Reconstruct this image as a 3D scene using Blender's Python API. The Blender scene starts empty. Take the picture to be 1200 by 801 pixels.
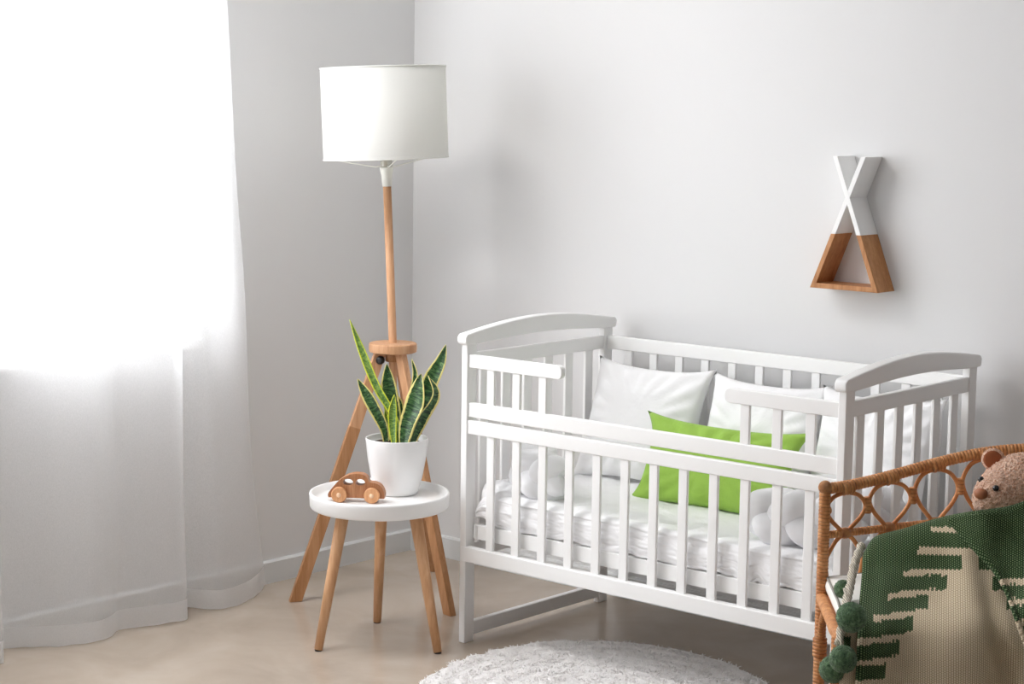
import bpy, math, random
from mathutils import Vector, Matrix, noise
random.seed(7)
S = bpy.context.scene
COL = S.collection
PI = math.pi
V = Vector

# ------------------------------------------------------------------ helpers
class MB:
    """collects geometry for one mesh"""
    def __init__(s): s.v=[]; s.f=[]; s.uv=[]
    def add(s, verts, faces, uvs=None):
        o=len(s.v); s.v += [tuple(v) for v in verts]; s.f += [tuple(i+o for i in f) for f in faces]
        s.uv += (uvs if uvs else [(0.0,0.0)]*len(verts))
    def box(s, a, b):
        x0,y0,z0=a; x1,y1,z1=b
        s.add([(x0,y0,z0),(x1,y0,z0),(x1,y1,z0),(x0,y1,z0),(x0,y0,z1),(x1,y0,z1),(x1,y1,z1),(x0,y1,z1)],
              [(0,3,2,1),(4,5,6,7),(0,1,5,4),(1,2,6,5),(2,3,7,6),(3,0,4,7)])
    def prism(s, poly, n0, n1, axis='y'):
        """poly of 2-D points extruded between n0 and n1 along axis"""
        def P(p,t):
            return {'y':(p[0],t,p[1]),'x':(t,p[0],p[1]),'z':(p[0],p[1],t)}[axis]
        n=len(poly); vs=[P(p,n0) for p in poly]+[P(p,n1) for p in poly]
        fs=[tuple(range(n)), tuple(range(2*n-1,n-1,-1))]+[(i,i+n,(i+1)%n+n,(i+1)%n) for i in range(n)]
        s.add(vs,fs)
    def grid(s, fn, nu, nv, closeu=False):
        vs=[];uv=[]
        for j in range(nv+1):
            for i in range(nu+(0 if closeu else 1)):
                u=i/nu; v=j/nv; r=fn(u,v)
                if len(r)==2: p,t=r
                else: p,t=r,(u,v)
                vs.append(tuple(p)); uv.append(tuple(t))
        w=nu+(0 if closeu else 1); fs=[]
        for j in range(nv):
            for i in range(nu):
                a=j*w+i; b=j*w+(i+1)%w if closeu else j*w+i+1
                fs.append((a,b,b+w,a+w))
        s.add(vs,fs,uv)
    def tube(s, pts, rad, n=12, caps=True, flat=1.0):
        pts=[V(p) for p in pts]; N=len(pts)
        R=rad if callable(rad) else (lambda t:rad)
        t0=(pts[1]-pts[0]).normalized(); ref=V((0,0,1)) if abs(t0.z)<.9 else V((1,0,0))
        nx=t0.cross(ref).normalized(); vs=[];uv=[]
        L=0
        for k,p in enumerate(pts):
            t=(pts[min(k+1,N-1)]-pts[max(k-1,0)]).normalized()
            nx=(nx-t*nx.dot(t)).normalized(); ny=t.cross(nx)
            if k: L+=(p-pts[k-1]).length
            r=R(k/(N-1))
            for i in range(n):
                a=2*PI*i/n; vs.append(p+nx*math.cos(a)*r+ny*math.sin(a)*r*flat); uv.append((i/n,L))
        fs=[(k*n+i,k*n+(i+1)%n,(k+1)*n+(i+1)%n,(k+1)*n+i) for k in range(N-1) for i in range(n)]
        if caps:
            fs.append(tuple(range(n-1,-1,-1))); fs.append(tuple(range((N-1)*n,N*n)))
        s.add(vs,fs,uv)
    def lathe(s, prof, c=(0,0,0), n=48, ax=V((0,0,1))):
        q=V((0,0,1)).rotation_difference(V(ax).normalized()); vs=[]
        for r,z in prof:
            for i in range(n):
                a=2*PI*i/n; vs.append(V(c)+q@V((r*math.cos(a),r*math.sin(a),z)))
        N=len(prof)
        fs=[(k*n+i,k*n+(i+1)%n,(k+1)*n+(i+1)%n,(k+1)*n+i) for k in range(N-1) for i in range(n)]
        if prof[0][0]>1e-4: fs.append(tuple(range(n-1,-1,-1)))
        if prof[-1][0]>1e-4: fs.append(tuple(range((N-1)*n,N*n)))
        s.add(vs,fs)
    def ball(s, c, r, sub=24, sc=(1,1,1), rot=None, disp=None):
        c=V(c); 
        def fn(u,v):
            a=2*PI*u; b=PI*(v-.5)
            d=V((math.cos(a)*math.cos(b),math.sin(a)*math.cos(b),math.sin(b)))
            rr=r*(1+(disp(d) if disp else 0))
            p=V((d.x*sc[0]*rr,d.y*sc[1]*rr,d.z*sc[2]*rr))
            if rot: p=rot@p
            return c+p,(u,v)
        s.grid(fn,sub*2,sub,closeu=True)
    def build(s, name, mat, parent=None, smooth=False, bevel=0, seg=2, sub=0, solid=0, auto=None, weld=False):
        me=bpy.data.meshes.new(name); me.from_pydata(s.v,[],s.f); 
        if any(u!=(0.0,0.0) for u in s.uv):
            uvl=me.uv_layers.new(name='cloth')
            for l in me.loops: uvl.data[l.index].uv=s.uv[l.vertex_index]
        me.validate(); me.update()
        o=bpy.data.objects.new(name,me); COL.objects.link(o)
        if weld:
            import bmesh
            bm=bmesh.new(); bm.from_mesh(me); bmesh.ops.remove_doubles(bm,verts=bm.verts,dist=1e-5)
            bmesh.ops.recalc_face_normals(bm,faces=bm.faces); bm.to_mesh(me); bm.free()
        if mat: me.materials.append(mat)
        if parent:
            o.parent=parent
        if bevel:
            m=o.modifiers.new('bevel','BEVEL'); m.width=bevel; m.segments=seg; m.limit_method='ANGLE'; m.angle_limit=math.radians(40)
        if solid:
            m=o.modifiers.new('solid','SOLIDIFY'); m.thickness=solid; m.offset=0
        if sub:
            m=o.modifiers.new('sub','SUBSURF'); m.levels=sub; m.render_levels=sub
        if smooth or bevel:
            for p in me.polygons: p.use_smooth=True
            if bevel and not smooth:
                m=o.modifiers.new('wn','WEIGHTED_NORMAL'); m.keep_sharp=True
        return o

def tag(o,label,cat,group=None,kind=None):
    if label: o['label']=label
    if cat: o['category']=cat
    if group: o['group']=group
    if kind: o['kind']=kind
    return o
def thing(name,label,cat,group=None,loc=(0,0,0)):
    o=bpy.data.objects.new(name,None); COL.objects.link(o); o.empty_display_size=.05
    o.location=loc
    return tag(o,label,cat,group)
def struct(name,mb,mat,parent=None,**k):
    o=mb.build(name,mat,parent,**k)
    if not parent: o['kind']='structure'
    return o
def put(o,parent):
    """parent a part built in world coordinates to a thing whose Empty stands at its base"""
    o.parent=parent; o.matrix_parent_inverse=Matrix.Translation(-parent.location); return o
def nz(p,s=1.0,o=0.0): return noise.noise(V((p[0]*s+o,p[1]*s+o*1.7,p[2]*s-o)))
def smooth01(t): t=max(0,min(1,t)); return t*t*(3-2*t)
def catmull(P,n):
    P=[V(p) for p in P]; Q=[P[0]*2-P[1]]+P+[P[-1]*2-P[-2]]; out=[]
    for i in range(len(P)-1):
        a,b,c,d=Q[i:i+4]
        for k in range(n):
            t=k/n; out.append(.5*((2*b)+(c-a)*t+(2*a-5*b+4*c-d)*t*t+(3*b-a-3*c+d)*t**3))
    out.append(P[-1]); return out
def resample(pts,n):
    L=[0]
    for a,b in zip(pts,pts[1:]): L.append(L[-1]+(b-a).length)
    out=[];j=0
    for i in range(n):
        t=L[-1]*i/(n-1)
        while j<len(L)-2 and L[j+1]<t: j+=1
        d=L[j+1]-L[j]; f=(t-L[j])/d if d>0 else 0
        out.append(pts[j].lerp(pts[j+1],min(1,f)))
    return out

# ------------------------------------------------------------------ materials
def lin(c):
    c=[x/255 for x in c]; return tuple((x/12.92 if x<=.04045 else ((x+.055)/1.055)**2.4) for x in c)+(1,)
def mat(name,rgb,rough=.5,spec=.5,sheen=0,metal=0,srgb=True):
    m=bpy.data.materials.new(name); m.use_nodes=True; nt=m.node_tree; b=nt.nodes['Principled BSDF']
    b.inputs['Base Color'].default_value=lin(rgb) if srgb else (*rgb,1)
    b.inputs['Roughness'].default_value=rough; b.inputs['Specular IOR Level'].default_value=spec
    b.inputs['Metallic'].default_value=metal; b.inputs['Sheen Weight'].default_value=sheen
    m['b']=1; return m
class NT:
    def __init__(s,m): s.m=m; s.nt=m.node_tree; s.b=s.nt.nodes['Principled BSDF']
    def n(s,t,**k):
        q=s.nt.nodes.new(t)
        for a,b in k.items(): setattr(q,a,b)
        return q
    def l(s,a,b): s.nt.links.new(a,b)
    def coord(s,kind='Object',scale=(1,1,1),rot=(0,0,0)):
        c=s.n('ShaderNodeTexCoord'); mp=s.n('ShaderNodeMapping'); s.l(c.outputs[kind],mp.inputs['Vector'])
        mp.inputs['Scale'].default_value=scale; mp.inputs['Rotation'].default_value=rot; return mp.outputs[0]
    def noise(s,vec,scale,detail=3,rough=.5,dist=0):
        q=s.n('ShaderNodeTexNoise'); s.l(vec,q.inputs['Vector']); q.inputs['Scale'].default_value=scale
        q.inputs['Detail'].default_value=detail; q.inputs['Roughness'].default_value=rough; q.inputs['Distortion'].default_value=dist; return q.outputs['Fac']
    def ramp(s,fac,stops):
        q=s.n('ShaderNodeValToRGB'); s.l(fac,q.inputs[0]); r=q.color_ramp
        while len(r.elements)<len(stops): r.elements.new(.5)
        for e,(p,c) in zip(r.elements,stops): e.position=p; e.color=lin(c) if len(c)==3 else c
        return q.outputs[0]
    def math(s,op,a,b=None,c=None):
        q=s.n('ShaderNodeMath',operation=op)
        for i,x in enumerate((a,b,c)):
            if x is None: continue
            if hasattr(x,'links') or hasattr(x,'is_linked'): s.l(x,q.inputs[i])
            else: q.inputs[i].default_value=x
        return q.outputs[0]
    def mix(s,f,a,b):
        q=s.n('ShaderNodeMix',data_type='RGBA')
        for i,x in ((0,f),(6,a),(7,b)):
            if hasattr(x,'is_linked'): s.l(x,q.inputs[i])
            elif i==0: q.inputs[0].default_value=x
            else: q.inputs[i].default_value=lin(x)
        return q.outputs[2]
    def bump(s,h,strength=.3,dist=.01):
        q=s.n('ShaderNodeBump'); s.l(h,q.inputs['Height']); q.inputs['Strength'].default_value=strength; q.inputs['Distance'].default_value=dist
        s.l(q.outputs[0],s.b.inputs['Normal'])
    def color(s,c): s.l(c,s.b.inputs['Base Color'])

def wood(name,c1,c2,c3,rot=(0,0,0),scale=1.0,rough=.5):
    m=mat(name,c2,rough,.35); t=NT(m)
    v=t.coord('Object',(14*scale,14*scale,1.3*scale),rot); n1=t.noise(v,3.5,5,.6,.7)
    v2=t.coord('Object',(60*scale,60*scale,4*scale),rot); n2=t.noise(v2,4,3,.6)
    f=t.math('ADD',t.math('MULTIPLY',n1,.7),t.math('MULTIPLY',n2,.3))
    t.color(t.ramp(f,[(.32,c1),(.5,c2),(.68,c3)])); t.bump(n2,.08,.002); return m

M={}
M['white_paint']=mat('white_paint',(240,240,239),.38,.45)
t=NT(M['white_paint']); t.bump(t.noise(t.coord('Object',(1,1,1)),260,2),.03,.001)
M['wall']=mat('wall_paint',(223,223,223),.85,.2)
t=NT(M['wall']); t.bump(t.noise(t.coord('Object'),180,3),.05,.002)
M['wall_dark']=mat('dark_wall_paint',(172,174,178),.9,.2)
M['ceiling']=mat('ceiling_paint',(235,235,233),.9,.1)
M['trim']=mat('trim_paint',(218,220,220),.5,.4)
M['floor']=mat('floor_resin',(190,174,156),.2,.5); t=NT(M['floor'])
v=t.coord('Object',(1,1,1)); n=t.noise(v,3.2,5,.55,.5)
t.color(t.ramp(n,[(.3,(168,154,140)),(.5,(180,166,151)),(.7,(190,177,163))]))
t.l(t.math('MULTIPLY_ADD',t.noise(v,9,4),.12,.10),t.b.inputs['Roughness'])
M['wood']=wood('oak_wood',(190,140,98),(210,163,121),(222,181,143))
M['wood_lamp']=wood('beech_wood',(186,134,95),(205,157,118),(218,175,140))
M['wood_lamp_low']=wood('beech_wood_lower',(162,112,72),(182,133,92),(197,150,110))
M['wood_shelf']=wood('shelf_oak',(160,105,62),(182,127,80),(197,145,98),rough=.45)
M['wood_car']=wood('toy_wood',(150,98,62),(172,118,80),(190,138,98),rot=(0,math.radians(90),0),scale=2.0,rough=.45)
M['wood_wheel']=wood('wheel_wood',(196,138,92),(212,156,110),(222,172,128),scale=3,rough=.45)
M['wood_peg']=mat('peg_wood',(235,196,160),.5)
M['black']=mat('black_plastic',(22,22,24),.35)
M['shade']=mat('shade_fabric',(240,240,238),.9,.1)
def translucent(m,f,rgb):
    t=NT(m); nt=m.node_tree; out=[n for n in nt.nodes if n.type=='OUTPUT_MATERIAL'][0]
    tr=t.n('ShaderNodeBsdfTranslucent'); tr.inputs[0].default_value=lin(rgb); mx=t.n('ShaderNodeMixShader'); mx.inputs[0].default_value=f
    t.l(t.b.outputs[0],mx.inputs[1]); t.l(tr.outputs[0],mx.inputs[2]); t.l(mx.outputs[0],out.inputs[0]); return mx
translucent(M['shade'],.35,(240,240,232))
M['socket']=mat('socket_plastic',(238,238,230),.4)
M['metal']=mat('pale_metal',(190,188,178),.35,.5,metal=.8)
M['bulb']=mat('bulb_glass',(235,235,228),.15)
M['ceramic']=mat('white_ceramic',(238,238,238),.22,.5)
M['tray']=mat('tray_lacquer',(242,242,241),.3,.5)
M['soil']=mat('soil',(62,44,34),.95); t=NT(M['soil']); t.bump(t.noise(t.coord('Object'),160,4),.9,.01)
M['fabric']=mat('white_cotton',(240,240,241),.85,.2,.15); t=NT(M['fabric'])
t.bump(t.math('ADD',t.math('MULTIPLY',t.noise(t.coord('Object'),9,4,.55,.6),1.0),t.math('MULTIPLY',t.noise(t.coord('Object'),420,2),.04)),.35,.02)
M['satin']=mat('white_satin',(242,242,243),.5,.35,.1); t=NT(M['satin'])
t.bump(t.noise(t.coord('Object',(1,1,.8)),9,4,.55,1.2),.4,.02)
M['green']=mat('green_cotton',(148,186,80),.8,.2,.1); t=NT(M['green']); t.bump(t.noise(t.coord('Object'),11,4,.55,.5),.5,.02)
M['knot']=mat('white_velour',(238,238,240),.75,.2,.3); t=NT(M['knot']); t.bump(t.noise(t.coord('Object'),16,3,.5,.4),.2,.01)
M['mattress']=mat('mattress_cover',(236,236,235),.8)
M['rattan']=mat('rattan',(186,120,70),.45,.4); t=NT(M['rattan'])
n=t.noise(t.coord('Object'),70,4,.6); base_=t.ramp(n,[(.3,(176,112,64)),(.5,(204,140,86)),(.72,(222,166,112))])
uvn=t.n('ShaderNodeUVMap'); sxx=t.n('ShaderNodeSeparateXYZ'); t.l(uvn.outputs[0],sxx.inputs[0])
wv=t.math('ABSOLUTE',t.math('SINE',t.math('MULTIPLY',sxx.outputs[1],PI/.0080)))
gap=t.math('LESS_THAN',wv,.30); t.color(t.mix(t.math('MULTIPLY',gap,.55),base_,(112,62,30))); t.bump(wv,.6,.002)
M['cane']=mat('rattan_cane',(190,118,66),.4,.4); t=NT(M['cane'])
t.color(t.ramp(t.noise(t.coord('Object'),30,3),[(.3,(186,114,62)),(.7,(216,150,94))]))
M['cushion']=mat('cushion_cotton',(240,237,231),.85,.2,.2); t=NT(M['cushion']); t.bump(t.noise(t.coord('Object'),30,3),.15,.01)
M['piping']=mat('grey_piping',(150,146,138),.8)
M['bear']=mat('teddy_fleece',(176,128,104),.95,.1,.5); t=NT(M['bear'])
v=t.n('ShaderNodeTexVoronoi'); t.l(t.coord('Object'),v.inputs['Vector']); v.inputs['Scale'].default_value=230
n2=t.noise(t.coord('Object'),190,3,.6,1.5)
t.color(t.ramp(n2,[(.33,(184,128,98)),(.5,(226,178,148)),(.66,(246,216,192))])); t.bump(t.math('ADD',n2,v.outputs['Distance']),.8,.004)
M['bear_ear']=mat('teddy_suede',(150,84,50),.75,.2,.2)
M['bear_nose']=mat('teddy_nose',(160,98,62),.5,.4)
M['eye']=mat('teddy_eye',(12,10,10),.08,.8)
M['pom']=mat('pompom_wool',(62,92,62),.95,.1,.4); t=NT(M['pom'])
t.color(t.ramp(t.noise(t.coord('Object'),140,3),[(.3,(62,94,64)),(.7,(124,156,116))])); t.bump(t.noise(t.coord('Object'),350,3),.9,.004)
M['cream_yarn']=mat('cream_yarn',(214,204,186),.95,.1,.3); t=NT(M['cream_yarn'])
w=t.n('ShaderNodeTexWave',wave_type='BANDS',bands_direction='DIAGONAL'); t.l(t.coord('Object'),w.inputs['Vector']); w.inputs['Scale'].default_value=90; w.inputs['Distortion'].default_value=2
t.color(t.ramp(w.outputs['Fac'],[(0,(160,148,128)),(.6,(222,213,196))])); t.bump(w.outputs['Fac'],.6,.003)
M['rug']=mat('rug_wool',(234,232,230),.98,.05,.4); t=NT(M['rug'])
t.color(t.ramp(t.noise(t.coord('Object'),60,5,.7),[(.3,(234,231,229)),(.65,(246,244,243))])); t.bump(t.noise(t.coord('Object'),170,4,.7),.4,.006)

# sheer curtain: transparent + translucent + diffuse
def sheer(name,op,rgb=(246,247,248)):
    m=bpy.data.materials.new(name); m.use_nodes=True; nt=m.node_tree; nt.nodes.clear()
    o=nt.nodes.new('ShaderNodeOutputMaterial'); tp=nt.nodes.new('ShaderNodeBsdfTransparent'); tp.inputs[0].default_value=(1,1,1,1)
    d=nt.nodes.new('ShaderNodeBsdfDiffuse'); d.inputs[0].default_value=lin(rgb); tl=nt.nodes.new('ShaderNodeBsdfTranslucent'); tl.inputs[0].default_value=lin(rgb)
    a=nt.nodes.new('ShaderNodeMixShader'); a.inputs[0].default_value=.5; b=nt.nodes.new('ShaderNodeMixShader')
    tc=nt.nodes.new('ShaderNodeTexCoord'); n=nt.nodes.new('ShaderNodeTexNoise'); n.inputs['Scale'].default_value=220; n.inputs['Detail'].default_value=2
    mp=nt.nodes.new('ShaderNodeMapping'); mp.inputs['Scale'].default_value=(1,3,1)
    nt.links.new(tc.outputs['Object'],mp.inputs[0]); nt.links.new(mp.outputs[0],n.inputs['Vector'])
    r=nt.nodes.new('ShaderNodeMapRange'); r.inputs[3].default_value=op-.08; r.inputs[4].default_value=op+.08; nt.links.new(n.outputs['Fac'],r.inputs[0])
    nt.links.new(d.outputs[0],a.inputs[1]); nt.links.new(tl.outputs[0],a.inputs[2]); nt.links.new(r.outputs[0],b.inputs[0])
    nt.links.new(tp.outputs[0],b.inputs[1]); nt.links.new(a.outputs[0],b.inputs[2]); nt.links.new(b.outputs[0],o.inputs[0]); return m
M['sheer']=sheer('sheer_voile',.50); M['sheer_hem']=sheer('sheer_voile_hem',.86)
gl=bpy.data.materials.new('window_glass'); gl.use_nodes=True; nt=gl.node_tree; nt.nodes.clear()
o=nt.nodes.new('ShaderNodeOutputMaterial'); tp=nt.nodes.new('ShaderNodeBsdfTransparent'); gg=nt.nodes.new('ShaderNodeBsdfGlossy'); gg.inputs['Roughness'].default_value=.02
mx=nt.nodes.new('ShaderNodeMixShader'); mx.inputs[0].default_value=.05; tp.inputs[0].default_value=(.97,.98,.98,1)
nt.links.new(tp.outputs[0],mx.inputs[1]); nt.links.new(gg.outputs[0],mx.inputs[2]); nt.links.new(mx.outputs[0],o.inputs[0]); M['glass']=gl

# ------------------------------------------------------------------ room
WX,WY,RX,FY,H=-.896,.7255,4.9,-4.5,2.75
T=.22
WIN=[(-2.30,-.20,.80,2.45)]     # opening in the left wall: y0,y1,z0,z1
FILL_WIN=(-.84,-.15,.12,2.30)      # unseen fill-light opening added in the front wall, behind the camera's left: x0,x1,z0,z1
b=MB(); b.box((WX-T,FY-T,-.15),(RX+T,WY+T,0)); struct('floor',b,M['floor'])
b=MB(); b.box((WX-T,FY-T,H),(RX+T,WY+T,H+.15)); struct('ceiling',b,M['ceiling'])
b=MB(); b.box((WX-T,WY,0),(RX+T,WY+T,H)); struct('wall_back',b,M['wall'])
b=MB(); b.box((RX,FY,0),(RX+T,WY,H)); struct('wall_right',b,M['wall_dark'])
x0,x1,z0,z1=FILL_WIN
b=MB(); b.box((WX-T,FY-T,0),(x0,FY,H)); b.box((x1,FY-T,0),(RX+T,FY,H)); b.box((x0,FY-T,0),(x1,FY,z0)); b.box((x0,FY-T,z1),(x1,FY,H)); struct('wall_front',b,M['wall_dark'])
b=MB(); b.box((x0,FY-.13,z0),(x0+.05,FY-.08,z1)); b.box((x1-.05,FY-.13,z0),(x1,FY-.08,z1)); b.box((x0,FY-.13,z0),(x1,FY-.08,z0+.05)); b.box((x0,FY-.13,z1-.05),(x1,FY-.08,z1)); b.box(((x0+x1)/2-.035,FY-.13,z0),((x0+x1)/2+.035,FY-.08,z1))
w=b.build('window_2',M['white_paint'],bevel=.004); w['kind']='structure'  # unseen window frame, added with its opening for fill light
g=MB(); g.box((x0+.048,FY-.108,z0+.048),(x1-.048,FY-.102,z1-.048)); g.build('glass_pane',M['glass'],w)
g=MB(); g.box((x0,FY-.08,z0-.02),(x1,FY+.03,z0+.012)); g.build('window_sill',M['white_paint'],w,bevel=.004)
b=MB()
ys=[FY]+[y for w in sorted(WIN) for y in w[:2]]+[WY]
for i in range(0,len(ys),2): b.box((WX-T,ys[i],0),(WX,ys[i+1],H))
for y0,y1,z0,z1 in WIN:
    b.box((WX-T,y0,0),(WX,y1,z0)); b.box((WX-T,y0,z1),(WX,y1,H))
struct('wall_left',b,M['wall'])
for k,(y0,y1,z0,z1) in enumerate(WIN,1):
    b=MB(); fw=.05; xa,xb=WX-.13,WX-.08
    b.box((xa,y0,z0),(xb,y0+fw,z1)); b.box((xa,y1-fw,z0),(xb,y1,z1)); b.box((xa,y0,z0),(xb,y1,z0+fw)); b.box((xa,y0,z1-fw),(xb,y1,z1))
    ym=(y0+y1)/2; b.box((xa,ym-.035,z0),(xb,ym+.035,z1))
    w=b.build('window_%d'%k,M['white_paint'],bevel=.004); w['kind']='structure'
    g=MB(); g.box((WX-.108,y0+fw-.002,z0+fw-.002),(WX-.102,y1-fw+.002,z1-fw+.002)); g.build('glass_pane',M['glass'],w)
    g=MB(); g.box((WX-.08,y0,z0-.02),(WX+.03,y1,z0+.012)); g.build('window_sill',M['white_paint'],w,bevel=.004)
bh,bt=.073,.014
b=MB(); b.prism([(WY,0),(WY,bh),(WY-bt*.6,bh),(WY-bt,bh-.006),(WY-bt,0)],WX,RX,'x'); struct('baseboard_back',b,M['trim'])
b=MB(); b.prism([(WX,0),(WX,bh),(WX+bt*.6,bh),(WX+bt,bh-.006),(WX+bt,0)],FY,WY-bt,'y'); struct('baseboard_left',b,M['trim'])

# ------------------------------------------------------------------ rug
RC=V((.616,-.132,0)); RR=.468
rug=None
b=MB()
def rug_r(a): return RR*(1+.025*math.sin(3*a+1)+.02*nz((math.cos(a),math.sin(a),0),4)+.03*nz((math.cos(a),math.sin(a),0),11,3))
def rugfn(u,v):
    a=2*PI*u; R=rug_r(a)
    if v<.9:
        r=R*(v/.9); z=.015+.004*nz((r*math.cos(a)*30,r*math.sin(a)*30,0))+.003*nz((r*math.cos(a)*80,r*math.sin(a)*80,1))
        z+=.0015*math.sin(r*120+2*nz((r*math.cos(a)*8,r*math.sin(a)*8,2)))
    else:
        q=(v-.9)/.1; r=R*(1+.012*math.sin(q*PI)); z=.015*(1-q)+.001
    return RC+V((r*math.cos(a),r*math.sin(a),z))
b.grid(rugfn,360,110,closeu=True)
for k in range(26000):       # wool pile
    a=random.random()*2*PI; r=math.sqrt(random.random())*rug_r(a)*1.005
    p=RC+V((r*math.cos(a),r*math.sin(a),.013)); d=random.random()*2*PI; h=random.uniform(.003,.007)
    q=V((math.cos(d),math.sin(d),0))*.0022; l=V((random.uniform(-.011,.011),random.uniform(-.011,.011),h))
    b.add([p-q,p+q,p+l+q*.4,p+l-q*.4],[(0,1,2,3)])
rug=b.build('rug',M['rug'],smooth=True)
tag(rug,'round pale grey shaggy wool rug on the floor in front of the cot','rug')

# ------------------------------------------------------------------ crib
L,W=1.24,.657; px_,py_=.022,.040
crib=thing('baby_crib','white slatted wooden baby crib with curved end rails','crib')
P=M['white_paint']
def part(name,mb,m,par,**k):
    return mb.build(name,m,par,**k)
for x0 in (0,L-px_):
    for y0 in (0,W-py_):
        b=MB(); b.box((x0,y0,0),(x0+px_,y0+py_,.858)); part('post',b,P,crib,bevel=.0025)
def capmesh(xc):
    n=40; top=[];bot=[]
    y0,y1=-.013,W+.013
    for i in range(n+1):
        t=i/n; y=y0+(y1-y0)*t; s=math.sin(PI*t)
        top.append((y,.886+.032*s)); bot.append((y,.856+.012*max(0,math.sin(PI*(t-.09)/.82)) if .09<t<.91 else .856))
    r=.012
    poly=bot+top[::-1]
    # round the four ends
    poly=[(y0+.006,.856)]+bot[3:-3]+[(y1-.006,.856),(y1,.862),(y1,.878),(y1-.007,.887)]+top[::-1][2:-2]+[(y0+.007,.887),(y0,.878),(y0,.862)]
    b=MB(); b.prism(poly,xc-.017,xc+.017,'x'); return b
for xc in (px_/2,L-px_/2):
    part('curved_top_rail',capmesh(xc),P,crib,bevel=.005,seg=3)
    xi=xc
    b=MB(); b.box((xc-.009,py_,.792),(xc+.009,W-py_,.832)); part('end_rail',b,P,crib,bevel=.003)
    b=MB(); b.box((xc-.009,py_,.245),(xc+.009,W-py_,.285)); part('end_rail',b,P,crib,bevel=.003)
    b=MB(); b.box((xc-.010,py_,.018),(xc+.010,W-py_,.058)); part('floor_stretcher',b,P,crib,bevel=.003)
    for k in range(6):
        y=.082+.0943*k
        b=MB(); b.box((xc-.005,y-.017,.283),(xc+.005,y+.017,.794)); part('end_slat',b,P,crib,bevel=.002)
yf=.006; d=.018
# fixed rail with two short gates
b=MB(); b.box((px_,yf,.652),(L-px_,yf+d,.693)); part('side_rail',b,P,crib,bevel=.003)
def gate(x0,x1,rl,rr):
    r=.014; z0,z1=.792,.829; pts=[]
    def corner(cx,cz,a0): return [(cx+r*math.cos(a0+PI/2*i/5),cz+r*math.sin(a0+PI/2*i/5)) for i in range(6)]
    pts+= corner(x0+r,z0+r,PI) if rl else [(x0,z0)]
    pts+= corner(x1-r,z0+r,1.5*PI) if rr else [(x1,z0)]
    pts+= corner(x1-r,z1-r,0) if rr else [(x1,z1)]
    pts+= corner(x0+r,z1-r,PI/2) if rl else [(x0,z1)]
    b=MB(); b.prism(pts,yf,yf+d,'y'); return b
part('gate_rail',gate(px_,.358,False,True),P,crib,bevel=.0025)
part('gate_rail',gate(.886,L-px_,True,False),P,crib,bevel=.0025)
for x in (.100,.194,.288,.946,1.040,1.136):
    b=MB(); b.box((x-.0135,yf+.004,.69),(x+.0135,yf+d-.004,.794)); part('gate_slat',b,P,crib,bevel=.002)
# drop side
ya=.004
b=MB(); b.box((px_*.5,ya,.604),(L-px_*.5,ya+d,.643)); part('drop_side_top_rail',b,P,crib,bevel=.003)
b=MB(); b.box((.004,ya-.006,.238),(L-.004,ya+d,.281)); part('drop_side_bottom_rail',b,P,crib,bevel=.003)
for k in range(12):
    x=.104+.0943*k
    b=MB(); b.box((x-.0135,ya+.004,.279),(x+.0135,ya+d-.004,.606)); part('side_slat',b,P,crib,bevel=.002)
# back side
yb=W-.028
b=MB(); b.box((px_,yb,.792),(L-px_,yb+d,.832)); part('back_rail',b,P,crib,bevel=.003)
b=MB(); b.box((px_,yb,.238),(L-px_,yb+d,.281)); part('back_rail',b,P,crib,bevel=.003)
for k in range(12):
    x=.101+.0943*k
    b=MB(); b.box((x-.0135,yb+.004,.279),(x+.0135,yb+d-.004,.794)); part('back_slat',b,P,crib,bevel=.002)
# base
b=MB()
for y in (.030,W-.048-.018): b.box((px_+.014,y,.300),(L-px_-.014,y+.018,.342))
for x in (px_+.002,L-px_-.020): b.box((x,.030,.300),(x+.018,W-.048,.342))
part('bed_base',b,P,crib,bevel=.002)
for k in range(11):
    x=.07+k*.105
    b=MB(); b.box((x,.046,.322),(x+.055,W-.064,.334)); part('base_slat',b,P,crib,bevel=.002)

# ------------------------------------------------------------------ mattress + sheet
def rbox(c,hx,hy,hz,e=.2,disp=None,n=48):
    """soft rounded box (superellipsoid)"""
    def fn(u,v):
        a=2*PI*u; bb=PI*(v-.5)
        sp=lambda w,ee: math.copysign(abs(w)**ee,w)
        cb,sb=math.cos(bb),math.sin(bb)
        p=V((hx*sp(math.cos(a),e)*sp(cb,e), hy*sp(math.sin(a),e)*sp(cb,e), hz*sp(sb,.45)))
        if disp: p+=disp(p)
        return V(c)+p
    b=MB(); b.grid(fn,n*2,n,closeu=True); return b
mt=rbox((.62,.32,.377),.585,.275,.035,.16).build('crib_mattress',M['mattress'],smooth=True)
tag(mt,'thin mattress covered by a rumpled white sheet, lying on the crib base','mattress')
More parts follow.
